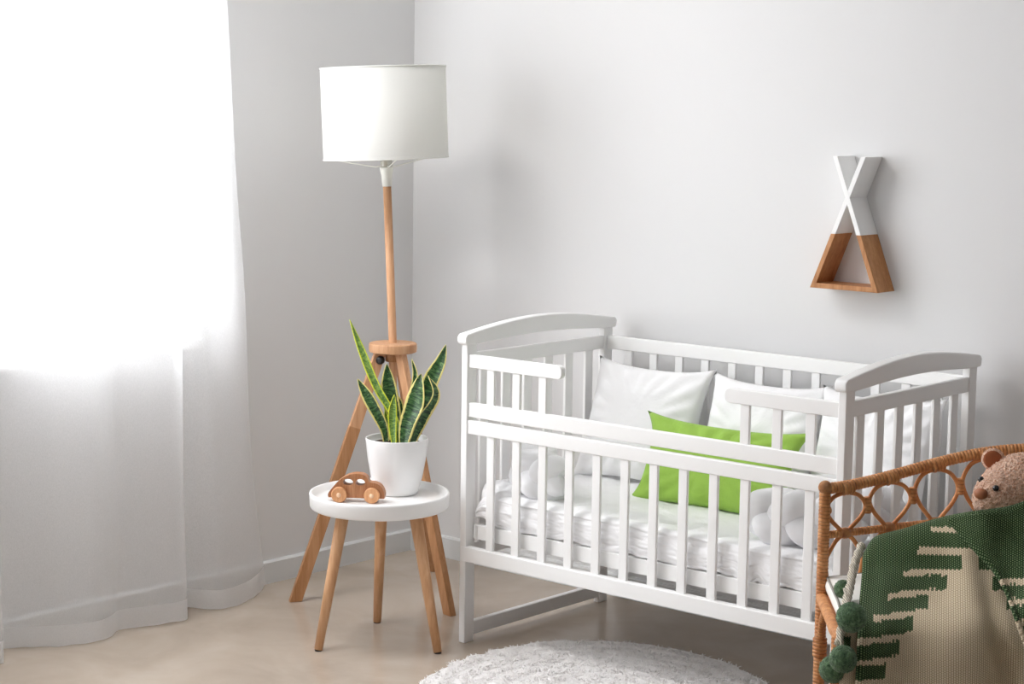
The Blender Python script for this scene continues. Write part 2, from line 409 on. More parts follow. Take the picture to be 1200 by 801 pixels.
# sheet draped over the mattress, hem hanging over the front base board
def hem(x):
    h=.345+.012*nz((x,0,0),9)+.006*nz((x,0,0),25)
    h-=.035*math.exp(-((x-1.015)/.016)**2)                     # corner tips seen between the front slats
    h-=.030*math.exp(-((x-.945)/.022)**2)
    h+=.020*smooth01((.12-x)/.08)
    return h
def sheetfn(u,v):
    x=.028+u*1.184
    e=min(1,(min(u,1-u))/.03)
    # cross-section param v: 0 hem front, .3 top edge front, .8 top back, 1 hem back
    top=.432+.004*nz((x,v*2,0),7)+.004*nz((x,v*1.5,3),15)
    if v<.3:
        q=v/.3; y=.037+.006*nz((x,q*.15,1),7)+(.007*nz((x,q*.25,4),17)+.004*nz((x,q*.4,9),34))*(1-.7*q)
        z=hem(x)+(top-.012-hem(x))*q; y-=.004*math.sin(PI*q)
    elif v<.38:
        q=(v-.3)/.08; a=q*PI/2; y=.034+.03*(1-math.cos(a)); z=top-.012+.012*math.sin(a)
    elif v<.82:
        q=(v-.38)/.44; y=.064+q*(.59-.064); z=top+.006*nz((x*1.0,y,0),14,2)*smooth01((.3-y)/.2+.2)
    else:
        q=(v-.82)/.18; y=.59+.006*q; z=top-q*.075
    z=z if e>=1 else .36+(z-.36)*(e**.4) 
    if e<1 and v<.38: pass
    return V((x,y,z))
b=MB(); b.grid(sheetfn,240,90)
sh=b.build('draped_sheet',M['satin'],mt,smooth=True,solid=.003); sh['label']='rumpled white satin sheet'

# bunched white quilt at the crib's left end
b=MB()
def dq(p): return V((0.006*nz(p,30),.008*nz(p,22,1),.012*nz(p,20,2)+.008*nz(p,45,3)))
qb=rbox((.085,.145,.405),.055,.115,.058,.55,dq,40)
q=qb.build('folded_blanket',M['satin'],smooth=True)
tag(q,'crumpled white satin blanket bunched at the left end of the crib','blanket')

# ------------------------------------------------------------------ pillows
def pillow(name,cen,hw,hh,th,tilt,yaw,m,label,group=None,seed=0,roll=0,ear=.06):
    b=MB(); rot=Matrix.Rotation(yaw,3,'Z')@Matrix.Rotation(-tilt,3,'X')@Matrix.Rotation(roll,3,'Y')
    N=44
    def surf(sgn):
        def fn(u,v):
            a=2*u-1; c=2*v-1
            k=1-.09*(1-abs(a)**2.2)*1; k2=1-.09*(1-abs(c)**2.2)
            x=hw*a*(1-.07*(1-c*c)) ; z=hh*c*(1-.08*(1-a*a))
            x*=1+ear*(abs(a)*abs(c))**5; z*=1+ear*(abs(a)*abs(c))**5
            t=(max(0,(1-a**2))*max(0,(1-c**2)))**.42*th
            # seam folds radiating from corners and edges
            edge=min(1-abs(a),1-abs(c))
            wr=.006*nz((x*18+seed,z*18,seed))*smooth01(edge*6)+.004*math.sin(10*math.atan2(c,a)*2+seed)*smooth01(edge*5)*smooth01((.7-edge)*2)
            t=t+wr if edge>0 else 0
            return V(cen)+rot@V((x,sgn*t,z))
        return fn
    b.grid(surf(-1),N,N); b.grid(surf(1),N,N)
    o=b.build(name,m,smooth=True,weld=True)
    return tag(o,label,'pillow',group)
# leaning against the back slats (tilt: top leans to the back)
pillow('pillow',(.250,.515,.600),.203,.178,.060,math.radians(20),0,M['fabric'],'white pillow nearest the crib\'s left end, leaning on the back slats','white pillows along the crib back',1)
pillow('pillow',(.650,.525,.598),.186,.172,.058,math.radians(19),math.radians(0),M['fabric'],'middle white pillow of three, standing behind the green one','white pillows along the crib back',2)
pillow('pillow',(1.015,.515,.600),.175,.174,.052,math.radians(20),math.radians(3),M['fabric'],'white pillow nearest the crib\'s right end, behind the braided bumper','white pillows along the crib back',3)
pillow('green_pillow',(.622,.365,.540),.246,.122,.052,math.radians(22),math.radians(2),M['green'],'lime green rectangular pillow in front of the white pillows',None,4,ear=.1)

# ------------------------------------------------------------------ braided bumpers
def braid(name,path,A,r,turns,label,ph=0):
    root=thing(name,label,'crib bumper',loc=tuple(path[0]))
    pts=resample(catmull(path,30),90); N=len(pts)
    up=V((0,0,1))
    mat_inv=Matrix.Translation(-V(path[0]))
    for k in range(3):
        o3=2*PI*k/3+ph; out=[]
        for i,p in enumerate(pts):
            t=i/(N-1); tg=(pts[min(i+1,N-1)]-pts[max(i-1,0)]).normalized(); sd=tg.cross(up).normalized()
            w=2*PI*turns*t+o3; Ak=A(t)
            e=smooth01(min(t,1-t)/.10)
            out.append(p+up*Ak*math.sin(w)*(.35+.65*e)+sd*(r*.72)*math.sin(2*w)*e)
        out=resample(out,140)
        def rad(t): 
            q=min(t,1-t)/.045
            return r*(math.sqrt(max(0.02,1-(1-min(1,q))**2)))*(1+.04*math.sin(t*40+k))
        b=MB(); b.tube(out,rad,20); o=b.build('braid_strand',M['knot'],smooth=True); put(o,root)
    return root
braid('braided_bumper',[(.900,.130,.497),(1.02,.120,.50),(1.115,.16,.51),(1.150,.27,.525),(1.150,.40,.53)],lambda t:.032+.020*t,.038,1.75,'white braided bumper cushion at the crib\'s right end')
braid('braided_bumper',[(.275,.120,.492),(.200,.115,.496),(.130,.150,.505),(.100,.245,.508)],lambda t:.036,.036,1.15,'white braided bumper cushion at the crib\'s left end',ph=1.2)

# ------------------------------------------------------------------ floor lamp
LP=V((-.490,.222,0))
lamp=thing('floor_lamp','tripod floor lamp with white drum shade and beech legs','lamp',loc=(-.502,.242,0))
RT=V((.7534,.6574,0)).normalized()
disc=V((-.490,.222,.782)); axis=(V((0,0,1))-RT*.042+V((.65,-.75,0))*.0).normalized()
b=MB(); b.lathe([(0.0,-.015),(.066,-.015),(.073,-.012),(.074,0),(.073,.012),(.070,.015),(0,.015)],disc,64); put(b.build('tripod_hub',M['wood_lamp'],smooth=False,bevel=.001),lamp)
b=MB(); b.tube([disc+V((0,0,-.30))-axis*0,disc-axis*.01+V((0,0,0)),disc+axis*.495],.0125,24); put(b.build('pole',M['wood_lamp'],smooth=True),lamp)
b=MB(); b.lathe([(0,-.028),(.022,-.028),(.024,-.02),(.024,.0),(0,0)],disc+V((0,0,-.015)),32); put(b.build('clamp_collar',M['wood_lamp_low'],smooth=False,bevel=.001),lamp)
kd=V((.45,-.88,0)).normalized(); kd=V((.30,-.95,0)).normalized()
kp=disc+V((-.018,-.016,-.036))+kd*.022
b=MB(); b.lathe([(0,0),(.006,0),(.006,.01),(.0125,.012),(.0135,.018),(.012,.026),(.007,.028),(0,.028)],kp-kd*.010,24,kd); put(b.build('clamp_knob',M['black'],smooth=True),lamp)
feet=[V((-.664,-.022,0)),V((-.215,.193,0)),V((-.626,.556,0))]
cen=sum(feet,V())/3
def legbar(b,a,c,w,t,side):
    dr=(c-a).normalized(); s=side.normalized(); n_=dr.cross(s).normalized(); s=n_.cross(dr).normalized()
    vs=[]
    for p in (a,c):
        for i,j in ((-1,-1),(1,-1),(1,1),(-1,1)): 
            q=p+s*w/2*i+n_*t/2*j
            if p is c:
                # cut the foot level with the floor
                q=q+dr*((0-q.z)/dr.z)
            vs.append(q)
    b.add(vs,[(0,1,2,3),(7,6,5,4),(0,4,5,1),(1,5,6,2),(2,6,7,3),(3,7,4,0)])
for f in feet:
    dirr=(f-cen); dirr.z=0; dirr.normalize(); tan=V((-dirr.y,dirr.x,0))
    top=V((disc.x,disc.y,.769))+dirr*.040
    mid=top.lerp(f,.30)
    dr=(f-top).normalized()
    b=MB(); a=top; c=mid
    s=tan; n_=dr.cross(s).normalized()
    def seg(a,c,w,t,cut=False,capz=None):
        b=MB(); vs=[]
        for p in (a,c):
            for i,j in ((-1,-1),(1,-1),(1,1),(-1,1)):
                q=p+s*t/2*i+n_*w/2*j
                if p is c and cut: q=q+dr*((0-q.z)/dr.z)
                if p is a and capz: q=q+dr*((capz-q.z)/dr.z)
                vs.append(q)
        b.add(vs,[(3,2,1,0),(4,5,6,7),(1,5,4,0),(2,6,5,1),(3,7,6,2),(0,4,7,3)]); return b
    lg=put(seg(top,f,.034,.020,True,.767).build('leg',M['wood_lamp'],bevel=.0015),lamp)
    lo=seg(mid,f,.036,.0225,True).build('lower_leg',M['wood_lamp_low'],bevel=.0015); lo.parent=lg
# shade, socket, wires
sb=disc+axis*.562; sc_=disc+axis*.713
RS,HS=.189,.272
def shade_mesh():
    b=MB(); pr=[(RS,-HS/2),(RS,HS/2),(RS-.002,HS/2),(RS-.002,-HS/2),(RS,-HS/2)]
    b.lathe(pr,sc_,96,axis); b.f=b.f[:-2]; return b
sd=put(shade_mesh().build('lamp_shade',M['shade'],smooth=True,auto=1),lamp)
for z in (-HS/2,HS/2):
    b=MB(); ring=[]
    q=V((0,0,1)).rotation_difference(axis)
    pts=[sc_+q@V((RS*math.cos(2*PI*i/96),RS*math.sin(2*PI*i/96),z)) for i in range(97)]
    b.tube(pts,.0022,8,caps=False); o=b.build('shade_ring',M['shade'],smooth=True); put(o,lamp); 
    
b=MB(); b.lathe([(0,0),(.0145,0),(.016,.03),(.0205,.055),(.021,.058),(0,.058)],disc+axis*.492,32,axis); put(b.build('socket_cup',M['socket'],smooth=True),lamp)
b=MB(); b.lathe([(0,0),(.016,0),(.018,.003),(.018,.028),(.022,.030),(.022,.036),(.017,.038),(.015,.055),(0,.055)],disc+axis*.551,32,axis); put(b.build('bulb_holder',M['metal'],smooth=True),lamp)
b=MB(); b.lathe([(0.013,0),(.014,.02),(.026,.05),(.03,.075),(.024,.098),(.010,.108),(0,.109)],disc+axis*.606,32,axis); put(b.build('light_bulb',M['bulb'],smooth=True),lamp)
for k in range(3):
    a=math.radians(-155+120*k); q=V((0,0,1)).rotation_difference(axis); d0=q@V((math.cos(a),math.sin(a),0))
    p0=disc+axis*.554; b=MB()
    b.tube([p0+d0*.018,p0+d0*.035-axis*.003,sc_-axis*HS/2+d0*(RS-.004)+axis*.0],.0018,8); put(b.build('shade_wire',M['socket'],smooth=True),lamp)

# ------------------------------------------------------------------ side table
TC=V((-.164,-.158,0))
tb=thing('side_table','round white tray side table with three tapered oak legs','table',loc=tuple(TC))
b=MB(); R0=.197
b.lathe([(0,.392),(R0-.008,.392),(R0-.004,.394),(R0-.001,.399),(R0,.425),(R0+.0005,.432),(R0-.001,.436),(R0-.004,.437),(R0-.008,.435),(R0-.012,.420),(R0-.018,.4155),(0,.415)],TC,96)
put(b.build('tray_top',M['tray'],smooth=True),tb)
for f,tp in (((-.224,-.336),(-.190,-.272)),((-.311,-.018),(-.262,-.050)),((.034,-.123),(-.050,-.133))):
    b=MB(); b.tube([V((tp[0],tp[1],.396)),V((f[0],f[1],.004))],lambda t:.0185-.0065*t,24); lg=put(b.build('leg',M['wood'],smooth=True),tb)
    b=MB(); b.tube([V((f[0],f[1],.006)),V((f[0],f[1],0))],.0105,16); o=b.build('foot_pad',M['black']); o.parent=lg

# ------------------------------------------------------------------ potted snake plant
PC=V((-.185,-.068,.415))
pl=thing('snake_plant','snake plant with yellow-edged leaves in a white pot on the tray','potted plant',loc=tuple(PC))
b=MB()
b.lathe([(0,0),(.055,0),(.060,.003),(.064,.012),(.075,.055),(.083,.10),(.0875,.14),(.0895,.160),(.089,.162),(.0865,.162),(.085,.158),(.082,.142),(0,.142)],PC,72)
put(b.build('plant_pot',M['ceramic'],smooth=True),pl)
b=MB(); b.ball(PC+V((0,0,.142)),.0815,24,(1,1,.10),disp=lambda d:.05*nz(d,9)); put(b.build('soil',M['soil'],smooth=True),pl)
lm=bpy.data.materials.new('snake_leaf'); lm.use_nodes=True; M['leaf']=lm; t=NT(lm); t.b.inputs['Roughness'].default_value=.38
uv=t.n('ShaderNodeUVMap'); sx=t.n('ShaderNodeSeparateXYZ'); t.l(uv.outputs[0],sx.inputs[0])
U,Vv=sx.outputs[0],sx.outputs[1]
cx=t.n('ShaderNodeCombineXYZ'); t.l(t.math('MULTIPLY',U,1.6),cx.inputs[0]); t.l(t.math('MULTIPLY',Vv,34.0),cx.inputs[1])
nb=t.noise(cx.outputs[0],1.0,3,.6,1.2)
grn=t.ramp(nb,[(.38,(18,46,24)),(.52,(44,86,42)),(.66,(104,140,84))])
ed=t.math('ABSOLUTE',t.math('SUBTRACT',U,.5)); ce=t.n('ShaderNodeCombineXYZ'); t.l(t.math('MULTIPLY',Vv,14.0),ce.inputs[1]); t.l(U,ce.inputs[0])
ee=t.math('ADD',ed,t.math('MULTIPLY',t.math('SUBTRACT',t.noise(ce.outputs[0],1.5,2),.5),.12))
msk=t.math('GREATER_THAN',ee,.395); t.color(t.mix(msk,grn,(224,212,130)))
lm2=lm.copy(); lm2.name='snake_leaf_young'; M['leaf2']=lm2
for n_ in lm2.node_tree.nodes:
    if n_.type=='VALTORGB':
        for e_,c_ in zip(n_.color_ramp.elements,((70,112,48),(112,150,66),(160,184,92))): e_.color=lin(c_)
    if n_.type=='MIX': n_.inputs[7].default_value=lin((214,222,60))
VW=V((.656,-.755,0)).normalized()      # roughly towards the room
def leaf(path,wid,face,m,fold=.35,twist=0.0):
    pts=resample(catmull(path,20),60); b=MB(); nu=10
    fa=V(face).normalized()
    def fn(u,v):
        i=min(59,int(round(v*59))); p=pts[i]; tg=(pts[min(i+1,59)]-pts[max(i-1,0)]).normalized()
        f=(Matrix.Rotation(twist*v,3,tg)@fa); f=(f-tg*f.dot(tg)).normalized(); s=tg.cross(f).normalized()
        w=wid*(.42+.58*math.sin(min(1,v/.62)*PI/2))*(1 if v<.62 else max(0.0,math.cos((v-.62)/.38*PI/2))**.8)
        if v>.985: w*=.3
        a=(u-.5)*2
        wave=.05*wid*math.sin(v*16+a*2)
        return p+s*w*a+f*(w*fold*(abs(a)**1.6)+wave*abs(a)),(u,v)
    b.grid(fn,nu,59); o=b.build('leaf',m,smooth=True,solid=.0022); put(o,pl)
B0=PC+V((0,0,.135))
def q_(x,y,z): return V((x,y,z))
leaf([B0+V((.012,-.004,0)),q_(-.205,-.055,.625),q_(-.258,-.078,.715),q_(-.308,-.090,.815),q_(-.343,-.104,.905)],.0115,VW,M['leaf2'],.5,.5)
leaf([B0+V((-.025,-.018,0)),q_(-.228,-.080,.60),q_(-.262,-.092,.665),q_(-.305,-.108,.737)],.017,VW+V((.4,.3,0)),M['leaf'],.5,-.4)
leaf([B0+V((-.024,.010,0)),q_(-.222,-.042,.62),q_(-.240,-.045,.70),q_(-.250,-.046,.780)],.024,VW,M['leaf'],.25,.1)
leaf([B0+V((-.005,.02,0)),q_(-.215,-.03,.62),q_(-.235,-.02,.67),q_(-.262,-.04,.70)],.016,VW,M['leaf'],.3,.3)
leaf([B0+V((.012,-.022,0)),q_(-.190,-.080,.60),q_(-.196,-.075,.65),q_(-.192,-.072,.700)],.0125,VW,M['leaf2'],.4,0)
leaf([B0+V((.002,.030,0)),q_(-.190,-.012,.65),q_(-.182,.002,.715),q_(-.184,.006,.755),q_(-.196,.002,.795)],.0115,VW+V((-.8,-.2,0)),M['leaf'],.6,.5)
leaf([B0+V((.026,.0,0)),q_(-.158,-.050,.615),q_(-.145,-.030,.68),q_(-.140,-.018,.760)],.030,VW+V((-.35,-.2,0)),M['leaf'],.35,-.15)
leaf([B0+V((.038,.012,0)),q_(-.140,-.02,.63),q_(-.118,.010,.70),q_(-.140,.010,.752)],.024,VW+V((.5,.5,0)),M['leaf'],.5,.7)
leaf([B0+V((.030,.028,0)),q_(-.152,.0,.66),q_(-.142,.026,.735),q_(-.128,.050,.79),q_(-.124,.068,.838)],.023,VW+V((-.2,-.1,.2)),M['leaf'],.3,.2)
leaf([B0+V((-.038,-.002,0)),q_(-.232,-.060,.60),q_(-.236,-.066,.65)],.006,VW,M['leaf2'],.4,0)

# ------------------------------------------------------------------ toy car
cd=V((.80,.60,0)).normalized(); cn=V((.60,-.80,0))
CB=V((-.185,-.2255,.415)); car=thing('toy_car','small brown wooden toy car with round window holes on the tray','toy car',loc=tuple(CB))
hx=[(-.074,.016),(-.072,.024),(-.060,.040),(-.045,.056),(-.028,.068),(-.008,.0745),(.010,.0745),(.022,.071),(.029,.064),(.034,.054),(.048,.052),(.060,.047),(.068,.038),(.073,.026),(.0735,.016),(.071,.012),(.060,.0115),(-.062,.0115),(-.071,.012)]
import bmesh
def carbody():
    bm=bmesh.new()
    def loop(pts): 
        vs=[bm.verts.new((x,0,z)) for x,z in pts]; es=[bm.edges.new((vs[i],vs[(i+1)%len(vs)])) for i in range(len(vs))]; return es
    # smooth outline
    o=[V((x,0,z)) for x,z in hx]; cl=[]
    n=len(o)
    for i in range(n):
        a,b_,c,d_=o[i-1],o[i],o[(i+1)%n],o[(i+2)%n]
        for k in range(4):
            t_=k/4; cl.append(.5*((2*b_)+(c-a)*t_+(2*a-5*b_+4*c-d_)*t_*t_+(3*b_-a-3*c+d_)*t_**3))
    es=loop([(p.x,p.z) for p in cl])
    for cx0,rx,rz,fl in ((-.0215,.0135,.0098,0),(.0105,.0125,.0098,0)):
        es+=loop([(cx0+rx*math.cos(2*PI*i/24),.0520+rz*math.sin(2*PI*i/24)*(1 if math.sin(2*PI*i/24)>0 else .75)) for i in range(24)])
    bmesh.ops.triangle_fill(bm,edges=es,use_beauty=True)
    r=bmesh.ops.extrude_face_region(bm,geom=bm.faces[:])
    for v in [g for g in r['geom'] if isinstance(g,bmesh.types.BMVert)]: v.co.y+=.030
    for v in bm.verts: v.co.y-=.015
    bmesh.ops.recalc_face_normals(bm,faces=bm.faces)
    me=bpy.data.meshes.new('car_body'); bm.to_mesh(me); bm.free(); me.materials.append(M['wood_car'])
    ob=bpy.data.objects.new('car_body',me); COL.objects.link(ob)
    m=ob.modifiers.new('bevel','BEVEL'); m.width=.003; m.segments=3; m.limit_method='ANGLE'; m.angle_limit=math.radians(50)
    return ob
cb=carbody(); cb.parent=car
car.rotation_euler=(0,0,math.atan2(cd.y,cd.x)); car.scale=(1.08,1.08,1.08)
for wx in (-.0435,.0415):
    b=MB(); b.tube([V((wx,-.026,.0205)),V((wx,.026,.0205))],.004,12); ax=b.build('axle',M['wood_peg'],car)
    for sy in (-1,1):
        b=MB(); a=V((0,sy,0)); b.lathe([(0,0),(.0185,0),(.0205,.002),(.0205,.009),(.0185,.011),(0,.011)],V((wx,sy*.0165,.0205)),36,a)
        wh=b.build('wheel',M['wood_wheel'],car,smooth=False,bevel=.0006)
        b=MB(); b.lathe([(0,0),(.0062,0),(.006,.0018),(0,.0026)],V((wx,sy*.0275,.0205)),20,a); b.build('axle_peg',M['wood_peg'],wh,smooth=True)

# ------------------------------------------------------------------ wall shelf
D0,D1=WY-.092,WY-.001
ws=thing('wall_shelf','tepee-shaped wooden wall shelf with white painted tips','wall shelf',loc=(.83,WY,1.03))
bt_=.0135; zs=1.183
def beam_poly(x0,z0,x1,z1,w,za,zb):
    """slanted board between heights za and zb, cut level; x on the line (x0,z0)-(x1,z1)"""
    f=lambda z:x0+(x1-x0)*(z-z0)/(z1-z0); sl=math.hypot(x1-x0,z1-z0)/abs(z1-z0); h=w*sl/2
    return [(f(za)-h,za),(f(za)+h,za),(f(zb)+h,zb),(f(zb)-h,zb)]
zb0,zt0=1.030,1.396
bl=(.739,zb0,.887,zt0)      # leans right going up
br=(.940,zb0,.799,zt0)
for (x0,z0,x1,z1),nm in ((bl,'l'),(br,'r')):
    e=.0006 if nm=='l' else 0
    b=MB(); b.prism(beam_poly(x0,z0,x1,z1,bt_,zb0,zs),D0+e,D1,'y'); put(b.build('slanted_board',M['wood_shelf'],bevel=.0008),ws)
    b=MB(); b.prism(beam_poly(x0,z0,x1,z1,bt_,zs,zt0),D0+e,D1,'y'); o=put(b.build('painted_tip',M['white_paint'],bevel=.0008),ws); o['label']='white painted upper part'
b=MB(); b.box((.747,D0+.0008,zb0),(.932,D1,zb0+.014)); put(b.build('bottom_board',M['wood_shelf'],bevel=.0008),ws)

# ------------------------------------------------------------------ curtain
cur=thing('sheer_curtain','long sheer white voile curtain hanging to the floor in front of window','curtain',loc=(-.80,-1.0,0))
hemp=[(-.868,.040),(-.800,-.05),(-.752,-.14),(-.735,-.24),(-.775,-.285),(-.838,-.318),(-.80,-.352),(-.735,-.385),(-.722,-.43),(-.748,-.52),(-.772,-.60),(-.742,-.655),(-.722,-.72),(-.765,-.82),(-.85,-.95)]
y=-1.02; s_=1
while y>-2.5:
    hemp.append((-.79+.05*s_,y)); s_=-s_; y-=.085+.03*random.random()
bot=resample(catmull([V((a,c,0)) for a,c in hemp],12),420)
topp=[]; 
ytop0,ytop1=-.235,-2.48
for i in range(420):
    p_=bot[i]; yb_=p_.y
    yy=ytop0+(-.42-ytop0)*(.040-yb_)/(.46) if yb_>-.42 else yb_
    x_=-.80+.75*(p_.x+.79)*smooth01(i/16)
    topp.append(V((x_,yy,2.70)))
def curfn(u,v):
    i=min(419,int(round(u*419))); a=bot[i]; c=topp[i]
    z=.006+v*(2.70-.006)
    ks=[(0,0),(.04,.03),(.2,.145),(.4,.255),(.8,.39),(1.82,.69),(2.0,.745),(2.71,.93)]
    for (z0_,w0_),(z1_,w1_) in zip(ks,ks[1:]):
        if z0_<=z<=z1_: kk=w0_+(w1_-w0_)*(z-z0_)/(z1_-z0_)
    k=z/2.7
    # the panel edge falls from the rail and kicks out at the floor
    p=a.lerp(V((c.x,c.y,0)),kk)
    sway=.010*nz((u*22,z*1.6,0))*math.sin(PI*min(1,k*1.5))
    lift=0.0
    if z<.06: lift=.004*nz((u*60,0,0))
    return V((p.x+sway,p.y+sway*.6,z+lift)),(u,v)
b=MB(); nv=70
def vmap(v): return .022+v*(1-.022)
b.grid(lambda u,v:curfn(u,vmap(v)),419,nv); put(b.build('curtain_panel',M['sheer'],smooth=True),cur)
b=MB(); b.grid(lambda u,v:curfn(u,v*.022),419,4); put(b.build('curtain_hem',M['sheer_hem'],smooth=True),cur)
cr=MB(); cr.tube([V((-.795,.20,2.712)),V((-.795,-2.6,2.712))],.012,16); cr.box((-.802,.05,2.71),(-.788,.07,2.75)); cr.box((-.802,-2.5,2.71),(-.788,-2.48,2.75))
tag(cr.build('curtain_rod',M['white_paint'],smooth=False),'white curtain rod under the ceiling above the sheer curtain','curtain rod')

# ------------------------------------------------------------------ rattan seat
ch=thing('rattan_bench','woven rattan bench with looped cane backrest beside the crib','bench',loc=(1.71,-.25,0))
def backpts(z=None):
    h=68.; p=V((1.415,-.37,0)); out=[]
    for i in range(101):
        out.append(p.copy()); p=p+V((math.cos(math.radians(h)),math.sin(math.radians(h)),0))*.01; h-=.6
    return out
BP=backpts(); F=V((.6157,-.788,0)).normalized(); UU=V((.788,.6157,0)).normalized()
def bpt(i,z):
    i=max(0,min(100,i)); k=int(i); f=i-k; p=BP[k].lerp(BP[min(100,k+1)],f); return V((p.x,p.y,z))
ztop=lambda i:.703+.075*math.sin(PI*i/100)**2
zlow=lambda i:.600+.020*math.sin(PI*i/100)**2
def wrapped(b,pts,r,pitch=.0080,n=14,amp=.07):
    pts=resample(pts,max(2,int(sum((c-a).length for a,c in zip(pts,pts[1:]))/(pitch/4))))
    N=len(pts)
    b.tube(pts,lambda t:r*(1+amp*(abs(math.sin(PI*t*(N-1)/4))-.5)),n)
def wpart(name,pts,r,**k):
    b=MB(); wrapped(b,pts,r,**k); return put(b.build(name,M['rattan'],smooth=True),ch)
wpart('top_rail',[bpt(i,ztop(i)) for i in range(0,101)],.0125)
wpart('lower_back_rail',[bpt(i,zlow(i)) for i in range(0,101)],.0085)
for i in (0,100):
    p=bpt(i,0); out=V((-.012,-.004,0)) if i==0 else V((.012,0,0))
    wpart('post',[p+out*.5,V((p.x,p.y,.25)),V((p.x,p.y,.45)),V((p.x,p.y,.703))],.0125)
    b=MB(); b.ball(V((p.x,p.y,.706)),.0155,10); put(b.build('corner_binding',M['rattan'],smooth=True),ch)
# cane loops
def cane(pts,r=.0048,n=10):
    b=MB(); b.tube(resample(catmull(pts,10),48),r,n); return b
pitch=100/9
for k in range(9):
    a=k*pitch; c=a+pitch; m_=(a+c)/2; zn=lambda i:zlow(i)+.60*(ztop(i)-zlow(i)-.016)
    zt=ztop(m_)-.016; zl=zlow(m_)
    zna,znc=zn(a)+.002,zn(c)+.002
    off=F*.002
    inner=1.0
    prof=[(.05,.03),(.17,.16),(.34,.36),(.45,.58),(.43,.75),(.30,.92),(.14,.99)]
    H_=zt-zl
    pts=[bpt(m_-pitch*w_,zl+H_*h_) for w_,h_ in prof]+[bpt(m_,zt+.001)]+[bpt(m_+pitch*w_,zl+H_*h_) for w_,h_ in prof[::-1]]
    b=cane(pts); 
    # mirrored longer loop under the lower rail
    zb_=.455
    pts=[bpt(m_-.6,zl-.004),bpt(m_-2.4,zl-.018),bpt(a+1.0,zl-.052),bpt(a+.9,zl-.075),bpt(a+2.0,zb_+.02),bpt(m_-1.5,zb_)]
    for side in (1,-1):
        pp=[bpt(m_+( (0.6,2.4,pitch/2-1.0,pitch/2-.9,pitch/2-2.0,1.5)[j])*side,z) for j,z in enumerate((zl-.004,zl-.018,zl-.052,zl-.075,zb_+.02,zb_))]
        b.tube(resample(catmull(pp,10),40),.0048,10)
    put(b.build('cane_loop',M['cane'],smooth=True),ch)
    b=MB(); b.lathe([(.0,-.012),(.010,-.011),(.0125,-.004),(.0125,.004),(.010,.011),(0,.012)],bpt(m_,zl),16,(bpt(m_+1,0)-bpt(m_-1,0)).normalized()); put(b.build('cane_binding',M['rattan'],smooth=True),ch)
    tg=(bpt(m_+1,ztop(m_+1))-bpt(m_-1,ztop(m_-1))).normalized()
    wpart('cane_binding',[bpt(m_,ztop(m_)-.004)-tg*.014,bpt(m_,ztop(m_)-.004)+tg*.014],.0155,pitch=.009,amp=.12)
    if k<8:
        wpart('cane_binding',[bpt(c,zn(c)-.017),bpt(c,zn(c)+.019)],.0088,pitch=.005,amp=.08)
b=MB(); wrapped(b,[bpt(0,.655)-V((0,0,.0)),bpt(1.3,.655)],.009); put(b.build('cane_binding',M['rattan'],smooth=True),ch)
# seat outline: back curve plus forward depth
SD=.33
fl=bpt(0,0)+F*SD; fr=bpt(100,0)+F*SD
def seatloop(z,inset=0.0,sd=0.0):
    pts=[bpt(i,z) for i in range(0,101,5)]
    a=fl+F*sd; c=fr+F*sd
    r=.05
    pts+= [V((bpt(100,z)+F*(SD*t_)).to_tuple()) for t_ in (.3,.6,.85)]
    pts+= [V((c.x,c.y,z))-UU*.02]+[V((c.x,c.y,z)).lerp(V((a.x,a.y,z)),t_)+F*.02*math.sin(PI*t_) for t_ in (.1,.25,.4,.5,.6,.75,.9)]+[V((a.x,a.y,z))+UU*.02]
    pts+= [V((bpt(0,z)+F*(SD*t_)).to_tuple()) for t_ in (.85,.6,.3)]
    return pts
def insetpoly(pts,d,z=None):
    n=len(pts); cx=sum(pts,V())/n; out=[]
    for p in pts:
        v_=(cx-p); v_.z=0; out.append(p+v_.normalized()*d)
    return out
sl=catmull(seatloop(.462)+[seatloop(.462)[0]],4)
wpart('seat_rail',sl,.0125)
b=MB(); pp=insetpoly(sl[:-1],.004); b.prism([(p.x,p.y) for p in pp],.458,.468,'z'); put(b.build('seat_panel',M['cane']),ch)
for p,o_ in ((fl,F*.03-UU*.005),(fr,F*.03+UU*.005)):
    q=V((p.x,p.y,0))-F*.03; wpart('front_leg',[q+o_,q+V((0,0,.46))],.0125)
for i,sg in ((0,1),(100,-1)):
    p=bpt(i,.36); e=bpt(i,.45)+F*.10
    wpart('brace',catmull([p,p+F*.02+V((0,0,.05)),p+F*.06+V((0,0,.085)),e],8),.007)
    p=bpt(i,.35); wpart('leg_binding',[p-V((0,0,.02)),p+V((0,0,.02))],.0155,pitch=.008)

# seat cushion
cl_=insetpoly(sl[:-1],.006)
cu=thing('seat_cushion','off-white seat cushion with grey piping on the rattan bench','cushion',loc=(1.71,-.25,.468))
b=MB(); n=len(cl_); rings=[]
prof=[(.05,.470),(.012,.471),(.002,.480),(0,.490),(.002,.500),(.010,.508),(.04,.512),(.09,.514)]
for ins,z in prof:
    pp=insetpoly(cl_,ins); rings.append([V((p.x,p.y,z+.002*nz(p,20))) for p in pp])
vs=[p for r in rings for p in r]
fs=[(k*n+i,k*n+(i+1)%n,(k+1)*n+(i+1)%n,(k+1)*n+i) for k in range(len(prof)-1) for i in range(n)]
cx=sum(rings[-1],V())/n; cx0=sum(rings[0],V())/n; vs+= [cx+V((0,0,.002)),cx0]
K=(len(prof)-1)*n
fs+=[(K+i,K+(i+1)%n,len(vs)-2) for i in range(n)]+[((i+1)%n,i,len(vs)-1) for i in range(n)]
b.add(vs,fs); put(b.build('cushion_pad',M['cushion'],smooth=True),cu)
